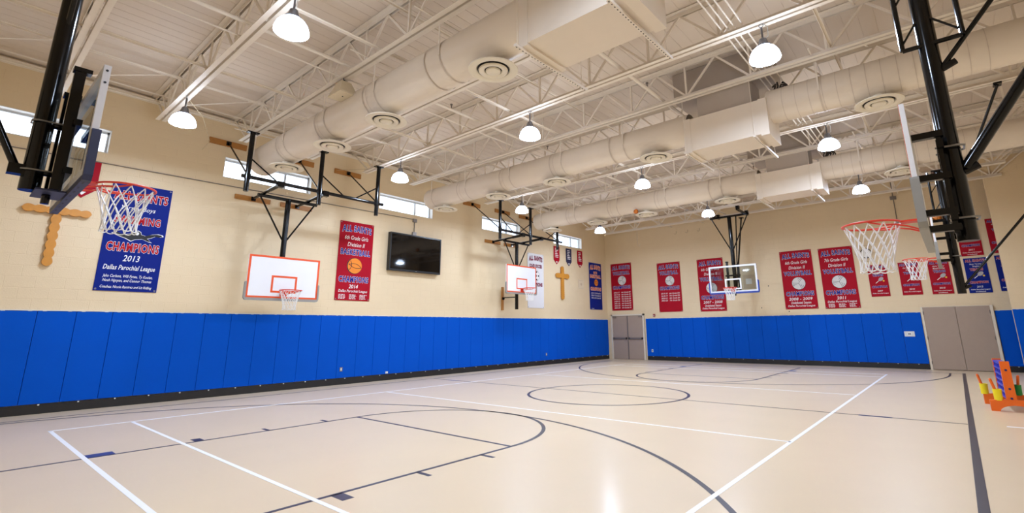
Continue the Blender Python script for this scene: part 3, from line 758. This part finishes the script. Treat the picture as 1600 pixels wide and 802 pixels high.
def champ(wall, u0, u1, z0, z1, sport, subs, year, foot, label, emblem, m='bannerred', f='tblue', ol='twhite', rows=None, cols=True):
    o, w, h = banner(wall, u0, u1, z0, z1, m, label, group='championship banners')
    top = h/2
    line(o, 'ALL SAINTS', 0, top-.22, w*.86, .19, f, ol, 0, .036, .03, arc=.03)
    if subs:
        ys = [top-.46, top-.66]
        for s_, y in zip(subs, ys): line(o, s_, 0, y, w*(.046*len(s_)), .12, 'twhite', None, .25, .004)
        line(o, sport, 0, top-.88, w*.86, .17, f, ol, 0, .036, .03)
        emblem(o, 0, top-1.27, w*.205)
        line(o, 'CHAMPIONS', 0, top-1.66, w*.86, .17, f, ol, 0, .036, .03)
        line(o, year, 0, top-1.86, w*(.066*len(year)), .11, 'twhite', None, .2, .012)
        yy = top-2.0
        for s_ in foot: line(o, s_, 0, yy-.0, w*min(.84, .036*len(s_)), .095, 'twhite', None, .25, .008); yy -= .13
        if cols: bars(o, ((-w*.40, -w*.15), (-w*.10, w*.14), (w*.2, w*.42)), -h/2+.16, .036, 4, .016)
    else:
        line(o, sport, 0, top-.47, w*.80, .17, f, ol, 0, .036, .03)
        emblem(o, .04, top-.83, w*.19)
        line(o, 'CHAMPIONS', .0, top-1.16, w*.84, .16, f, ol, 0, .036, .03)
        for i, (y_, g_) in enumerate(rows):
            line(o, y_, -w*.24, top-1.40-i*.105, w*.28, .062, 'twhite', None, .2, .012); line(o, g_, w*.2, top-1.40-i*.105, w*.44, .062, 'twhite', None, .2, .012)
    return o
champ('L', -14.10, -13.03, 2.25, 4.505, 'BASKETBALL', ('6th Grade Girls', 'Division II'), '2014', ('Dallas Parochial League',), 'tall red banner reading basketball champions 2014 beside the television', basketball)
champ('F', .29, 1.44, 2.25, 4.51, 'VOLLEYBALL', None, None, None, 'red volleyball banner above the grey double door, with eight rows of years', volleyball,
      rows=[('2016-17', '6th Grade DI'), ('2017-18', '6th Grade DI'), ('2018-19', '8th Grade DI'), ('2019-20', '7th Grade DI'), ('2020-21', '7th Grade DI'), ('2021-22', '6th Grade DI'), ('2022-23', '6th Grade DI'), ('2023-24', '6th Grade DI')])
champ('F', 2.78, 3.90, 2.11, 4.33, 'VOLLEYBALL', None, None, None, 'red volleyball banner with only four rows of years on the far wall', volleyball,
      rows=[('2017-18', '6th Grade DII'), ('2018-19', '7th Grade DII'), ('2020-21', '8th Grade DII'), ('2022-23', '7th Grade DII')])
champ('F', 4.70, 5.83, 2.08, 4.32, 'VOLLEYBALL', ('6th Grade Girls', 'Division II'), '2007 - 2008', ('Undefeated Season', 'Dallas Parochial League'), 'red volleyball banner 2007-2008 partly behind the far glass backboard', volleyball, cols=False)
champ('F', 8.09, 9.22, 2.06, 4.30, 'VOLLEYBALL', ('6th Grade Girls', 'Division II'), '2008 - 2009', ('Undefeated Season', 'Dallas Parochial League'), 'red volleyball banner 2008-2009 on the far wall', volleyball, cols=False)
champ('F', 9.455, 10.565, 2.04, 4.275, 'VOLLEYBALL', ('7th Grade Girls', 'Division II'), '2011', ('Dallas Parochial League',), 'red volleyball banner 2011 on the far wall right of the 2008-2009 one', volleyball)
def tennis(u0, z0, m, f, ol, who, year, label, foot2=False):
    o, w, h = banner('F', u0, u0+.555, z0, z0+1.11, m, label, group='tennis banners', grom=False)
    line(o, 'ALL SAINTS', 0, .47, .48, .085, f, ol, 0, .036, .03)
    for s_, y in zip(who, (.355, .285)): line(o, s_, 0, y, .024*len(s_), .055, 'twhite', None, .15, .008)
    line(o, 'TENNIS', 0, .185, .32, .08, f, ol, 0, .036, .03)
    racket(o, .02, -.0, .17)
    line(o, 'CHAMPION', 0, -.22, .44, .075, f, ol, 0, .036, .03)
    line(o, year, 0, -.36, .15, .055, 'twhite', None, .2, .008); line(o, 'Dallas Parochial League', 0, -.45, .46, .045, 'twhite', None, .2, .01)
    if foot2: line(o, 'Undefeated', 0, -.51, .24, .035, 'twhite', None, .2, .01)
tennis(10.935, 2.405, 'bannerred', 'tblue', 'twhite', ('Girls Varsity', 'Singles'), '2009', 'small red tennis banner, the leftmost, behind the near net')
tennis(11.835, 2.415, 'bannerred', 'tblue', 'twhite', ('Girls Varsity', 'Singles'), '2010', 'small red tennis banner 2010 behind the farther right net')
tennis(12.64, 2.405, 'bannerred', 'tblue', 'twhite', ('Girls Varsity', 'Mixed Doubles'), '2010', 'small red tennis banner just left of the far right mast', True)
tennis(13.55, 3.575, 'bannerred', 'tblue', 'twhite', ('Boys Varsity', 'Singles'), '2011', 'small red tennis banner under the end of the thick near mast', True)
tennis(13.57, 2.39, 'bannerblue', 'tred', 'twhite', ('Boys Varsity', 'Singles'), '2012', 'small blue tennis banner above the right grey double door', True)
tennis(14.29, 3.60, 'bannerred', 'tblue', 'twhite', ('Boys Varsity', 'Doubles'), '2012', 'small red tennis banner cut off by the right wall edge')
tennis(14.325, 2.415, 'bannerblue', 'tred', 'twhite', ('Boys Varsity', 'Doubles'), '2013', 'small blue tennis banner cut off by the right wall edge')
# white soccer banner, blue basketball banner, red banner behind near hoop
o, w, h = banner('L', -5.98, -4.95, 2.25, 4.48, 'bannerwhite', 'tall white soccer banner behind a hoop on the left wall', group='championship banners')
line(o, 'ALL SAINTS', 0, .88, .86, .20, 'tmaroon', 'navy', 0, .05, .025, arc=.05); line(o, 'CO-ED SOCCER', 0, .60, .80, .15, 'tmaroon', 'navy', 0, .05, .025)
soccerball(o, 0, .2, .22); line(o, 'CHAMPIONS', 0, -.16, .84, .16, 'tmaroon', 'navy', 0, .05, .025)
o, w, h = banner('L', -1.53, -.46, 2.29, 4.51, 'bannerblue', 'tall blue basketball banner next to the far left corner', group='championship banners')
line(o, 'ALL SAINTS', 0, .86, .92, .22, 'torange', 'twhite', 0, .045, .028, arc=.05); line(o, 'BOYS', 0, .64, .3, .12, 'torange', 'twhite', 0, .045, .028)
line(o, 'BASKETBALL', 0, .46, .92, .17, 'torange', 'twhite', 0, .045, .028); basketball(o, .05, .17, .16)
line(o, 'CHAMPIONS', 0, -.14, .90, .17, 'torange', 'twhite', 0, .045, .028)
for i, s_ in enumerate(('2017-18  7th Grade DII', '2018-19  7th Grade DII', '2021-22  8th Grade DII')): line(o, s_, 0, -.34-i*.11, .80, .07, 'twhite', None, 0, .015)
line(o, 'Division', -.3, -1.06, .2, .035, 'twhite', None, .1, .01)
# pennants
for u, zt_, m, lab in ((-19.575, 4.86, 'bannerred', 'red pointed pennant on the left wall behind the near glass backboard'), (-4.03, 4.97, 'bannerred', 'red pointed pennant under the last window, the left of two red ones'), (-3.13, 4.97, 'navy', 'navy pointed pennant between two red pennants'), (-2.26, 4.97, 'bannerred', 'red pointed pennant nearest the blue corner banner')):
    o, w, h = banner('L', u-.21, u+.21, zt_-.8, zt_, m, lab, 'pennant', 'pointed pennants', 'pennant', poly=[(-.21, .40), (-.21, -.20), (0, -.40), (.21, -.20), (.21, .40)])
    bars(o, ((-.11, .12),), .30, .075, 6, .035); poly_part(o, 'pennant_tip', [[(-.06, -.27), (0, -.345), (.06, -.27)]], 'twhite', .0055)

# ------------------------------------------------------------------ crosses, television, wall items
def lumpy(L, wd, n, amp, taper=0):
    a = []; bq = []
    for i in range(n*8+1):
        q = i/(n*8); x = -L/2+L*q; r = wd/2+amp*abs(math.sin(math.pi*n*q))-amp*.5
        e = min(q, 1-q)*L; r *= min(1, math.sqrt(max(.02, 1-(1-min(1, e/(wd*.5)))**2)))
        a.append((x, r)); bq.append((x, -r))
    return a+bq[::-1]
t = thing('wooden_cross', 'large knobbly wooden cross on the left wall behind the near hoop', 'cross', (0, -19.86, 2.66), 0, 'wooden wall crosses')
MB().prism(lumpy(1.32, .125, 8, .025), .02, .07, lambda x, y, hh: (hh, y, .66+x)).build('upright', 'woodcross', t)
MB().prism(lumpy(.98, .12, 6, .025), .03, .085, lambda x, y, hh: (hh, x, 1.07+y)).build('crossbeam', 'woodcross', t)
t = thing('wooden_cross', 'smaller wooden cross below the pennants on the left wall', 'cross', (0, -3.68, 2.66), 0, 'wooden wall crosses')
MB().prism(lumpy(1.45, .19, 16, .016), .02, .07, lambda x, y, hh: (hh, y, .725+x)).build('upright', 'woodcross', t)
MB().prism(lumpy(.96, .19, 3, .016), .03, .08, lambda x, y, hh: (hh, x, 1.03+y)).build('crossbeam', 'woodcross', t)

t = thing('television', 'large black flat-screen television mounted on the left wall', 'television', (0, -11.55, 3.78))
MB().box(.03, .15, -.98, .98, -.58, .60).build('casing', 'tv', t)
b = MB()
for y0, y1, z0, z1 in ((-.98, .98, -.58, -.52), (-.98, .98, .56, .60), (-.98, -.94, -.52, .56), (.94, .98, -.52, .56)): b.box(.15, .165, y0, y1, z0, z1)
b.build('bezel', 'tv', t); MB().box(.15, .154, -.94, .94, -.52, .56).build('screen', 'screen', t)
MB().box(.165, .167, -.02, .04, -.56, -.545).build('badge', 'steel', t); MB().box(0, .04, -.3, .3, -.2, .25).build('wall_mount', 'blackmatte', t)
t = thing('wall_conduit', 'thin metal conduit along the left wall below the windows ending above the television', 'conduit')
MB().cyl((.02, YN, 4.79), (.02, -19.4, 4.85), .011, n=8).cyl((.02, -19.4, 4.85), (.02, -11.6, 4.93), .011, n=8).cyl((.02, -11.58, 4.93), (.02, -11.58, 4.42), .012, n=8).build('tube', 'panic', t, 40)
for z in (4.90, 4.46): MB().box(.005, .055, -11.65, -11.51, z-.06, z+.05).build('junction_box', 'panic', t)
for y, z, lab, hh in ((-13.76, .40, 'small outlet plate in the blue wall pad below the red basketball banner', .11), (-12.33, .22, 'small low outlet plate at the foot of the left wall pads', .06), (-4.88, .41, 'small outlet plate in the left wall pads toward the far corner', .11)):
    t = thing('wall_outlet', lab, 'outlet', (.054, y, z), 0, 'wall outlets')
    MB().box(0, .006, -.04, .04, -hh/2, hh/2).build('cover_plate', 'plate' if hh < .1 else 'panic', t); MB().box(.006, .009, -.018, .018, -hh*.3, hh*.3).build('socket', 'plate', t)
t = thing('wall_outlet', 'small outlet plate low on the far wall pads right of the door', 'outlet', (2.33, -.054, .41), 0, 'wall outlets')
MB().box(-.04, .04, -.006, 0, -.06, .06).build('cover_plate', 'plate', t); MB().box(-.018, .018, -.009, -.006, -.035, .035).build('socket', 'panic', t)
t = thing('fire_alarm', 'small dark red fire alarm pull box above the far pads', 'alarm', (2.5, 0, 1.98))
MB().box(-.045, .045, -.05, -.006, -.06, .06).build('housing', 'alarm', t); MB().box(-.03, .03, -.056, -.05, -.02, 0).build('handle', 'plate', t)
t = thing('control_panel', 'small white control plate set in the far wall pads near the big door', 'control panel', (11.83, -.054, 1.13))
MB().box(-.14, .14, -.012, 0, -.085, .085).build('plate', 'plate', t); MB().box(-.055, .055, -.02, -.012, -.05, .04).build('switch_box', 'white', t)
MB().box(-.035, -.005, -.024, -.02, -.02, .02).box(.005, .035, -.024, -.02, -.02, .02).build('switch', 'blackmatte', t)
o, w, h = banner('L', -2.44, -1.99, 3.2, 3.62, 'papertan', 'faint white paper notice between the small cross and the blue banner', 'paper', None, 'paper_notice', grom=False)
poly_part(o, 'printed_mark', [disc(.07, 5, 0, 0), [(-.16, .17), (.16, .17), (.16, .18), (-.16, .18)], [(-.16, -.18), (.16, -.18), (.16, -.17), (-.16, -.17)]], 'papergrey', .0055)
o, w, h = banner('F', 6.60, 7.05, 2.95, 3.5, 'papergrey', 'pale paper notice seen through the far glass backboard', 'paper', None, 'paper_notice', grom=False)
poly_part(o, 'printed_mark', [[(-.12, -.1), (.12, -.1), (.12, .12), (-.12, .12)]], 'paper', .0055)
t = thing('wall_clock', 'round wall clock in a wire guard behind the near right net', 'clock', (10.97, -.0, 3.95))
b = MB(); b.lathe([(0, 0), (.15, 0), (.165, .012), (.165, .04), (.15, .045), (.145, .03), (0, .03)], 28)
b.v = [(x, -z, y) for x, y, z in b.v]; b.build('face', 'paper', t)
b = MB(); b.path([(.165*math.cos(R(a)), -.045, .165*math.sin(R(a))) for a in range(0, 360, 15)], .012, 6, True); b.build('ring', 'blackmatte', t)
b = MB(); b.box(-.008, .008, -.04, -.035, 0, .11); b.box(0, .08, -.04, -.035, -.006, .006); b.build('hand', 'blackmatte', t)
b = MB(); b.path([(.34*math.cos(R(a)), -.02, .34*math.sin(R(a))) for a in range(0, 360, 60)], .008, 6, True)
for a in range(0, 360, 60): b.path([(.34*math.cos(R(a)), -.02, .34*math.sin(R(a))), (.19*math.cos(R(a)), -.09, .19*math.sin(R(a)))], .006, 5)
b.path([(.19*math.cos(R(a)), -.09, .19*math.sin(R(a))) for a in range(0, 360, 20)], .006, 5, True); b.build('wire_guard', 'cable', t)
t = thing('wall_conduit', 'short vertical conduit with a box high on the far wall right of the banners', 'conduit', (12.04, 0, 0))
MB().cyl((0, -.02, 5.0), (0, -.02, 6.4), .013, n=8).build('tube', 'panic', t); MB().box(-.06, .06, -.06, 0, 4.9, 5.02).build('junction_box', 'panic', t); MB().box(-.09, .09, -.06, 0, 5.76, 5.88).build('junction_box', 'panic', t)
t = thing('wall_conduit', 'pale dangling conduit loop high on the far wall above the grey door', 'conduit', (1.86, 0, 0))
MB().path([(0, -.02, 6.4), (0, -.02, 5.5), (0, -.03, 5.3), (.08, -.03, 5.22), (.14, -.03, 5.35)], .012, 6).build('tube', 'joist', t)
for q in range(3): MB().path([(2.0+q*.55, -.03, 5.72), (2.0+q*.55, -.03, 5.62), (1.94+q*.55, -.03, 5.58), (1.88+q*.55, -.03, 5.62)], .01, 5).build('wall_hook', 'cable', t)
# dangling wire near left light, wall holes
tag(MB().path([(2.75, -18.68, 5.62), (2.2, -18.3, 5.58), (1.35, -17.9, 5.42), (.9, -17.9, 5.33)], .006, 5).build('loose_wire', 'cable'), 'thin pale wire dangling from the ceiling beside the near left light', 'wire')
tag(MB().path([(1.0, -13.95, 5.85), (.5, -14.25, 5.86), (.12, -14.4, 5.9)], .006, 5).build('loose_wire', 'cable'), 'thin pale wire slung to the wood block above the red basketball banner', 'wire')
for x, z in ((7.2, 2.15), (8.15, 2.35), (8.2, 1.98), (7.55, 3.0), (10.5, 2.3)): MB().cyl((x, -.001, z), (x, -.006, z), .022, n=8).build('bolt_hole', 'coil', wall_far)

# basketballs stuck up high
def ball(label, loc, r=.12):
    t = thing('basketball', label, 'ball', loc, 0, 'stuck basketballs')
    b = MB(); prof = [(r*math.sin(R(a)), -r*math.cos(R(a))) for a in range(0, 181, 15)]; b.lathe(prof, 20); b.build('ball_skin', 'ball', t, 80)
    b = MB(); q = r+.0005
    for ax in range(3):
        pts = []
        for a in range(0, 360, 15):
            c, s = q*math.cos(R(a)), q*math.sin(R(a)); pts.append(((0, c, s), (c, 0, s), (c, s, 0))[ax])
        b.path(pts, .0025, 4, True)
    b.build('seam', 'tblack', t)
ball('orange basketball wedged behind the farther right backboard', (13.122, -7.43, 3.68), .08)
ball('orange basketball resting on the duct beside a far diffuser', (5.80, -7.37, 4.945+.075), .075)

# ------------------------------------------------------------------ giant game toy on the floor at right
t = thing('giant_floor_game', 'giant plastic floor game with orange posts, blue grid and yellow and green cups', 'game', (13.62, -8.95, 0), R(3.2))
def endframe(y):
    post = [(-.105, .12), (.025, .12), (.02, .80), (-.10, .80)]
    o = MB().prism(post, y-.035, y+.035, lambda x, z, yy: (x, yy, z)).build('end_post', 'toyorange', t)
    ft = [(-.32, 0), (-.21, 0)]+[(.21*math.cos(R(a)), .0+.10*math.sin(R(a))) for a in range(170, 5, -15)]+[(.21, 0), (.32, 0), (.32, .17), (.12, .19), (-.12, .19), (-.32, .17)]
    MB().prism(ft, y-.045, y+.045, lambda x, z, yy: (x, yy, z)).build('arched_foot', 'toyorange', t)
    for z in (.66, .36, .21):
        MB().cyl((-.04, y-.042, z), (-.04, y-.03, z), .018, n=10).build('bolt', 'toybolt', o)
    MB().box(-.075, -.063, y-.038, y-.03, .42, .6).box(-.02, -.008, y-.038, y-.03, .42, .6).build('rib', 'toyorange', o)
    for x, m, ln in (((-.20 if y < 0 else -.29), 'toyyellow', -.06), ((.20 if y < 0 else .16), 'toygreen', .04)):
        MB().lathe([(.0, 0), (.056, 0), (.058, .10), (.062, .18), (.05, .18), (.045, .05), (0, .05)], 20, (x, y, .17)).build('cup', m, t, 40)
        MB().cyl((x, y, .22), (x+ln, y, .50), .021, n=12).lathe([(.021, 0), (.014, .015), (0, .02)], 12, (x+ln, y, .50)).build('rod', 'toyorange', t, 50)
endframe(-.47); endframe(.47)
gu = MB().box(-.09, .01, -.012, .012, .2, .76).mesh('grid_upright', 'toyblue'); gs = MB().box(-.098, .015, -.43, .43, -.012, .018).mesh('grid_shelf', 'toyblue')
gd = MB().cyl((-.075, 0, 0), (-.01, 0, 0), .038, n=10).mesh('grid_disc', 'toyblue')
for i in range(7): inst('grid_upright', gu, t, (0, -.42+i*.14, 0)); inst('grid_shelf', gs, t, (0, 0, .20+i*.093))
for i in range(6):
    for j in range(6): inst('grid_disc', gd, t, (0, -.35+j*.14, .255+i*.093))
tag(MB().lathe([(0, 0), (.06, .02), (.085, .08), (.06, .14), (0, .16)], 16).cyl((-.17, 0, .03), (-.05, 0, .06), .008, n=6).build('dark_ball', 'toybolt', None, 60, (14.12, -6.5, 0)), 'small dark rounded object on the floor at the right edge behind the floor game', 'ball')
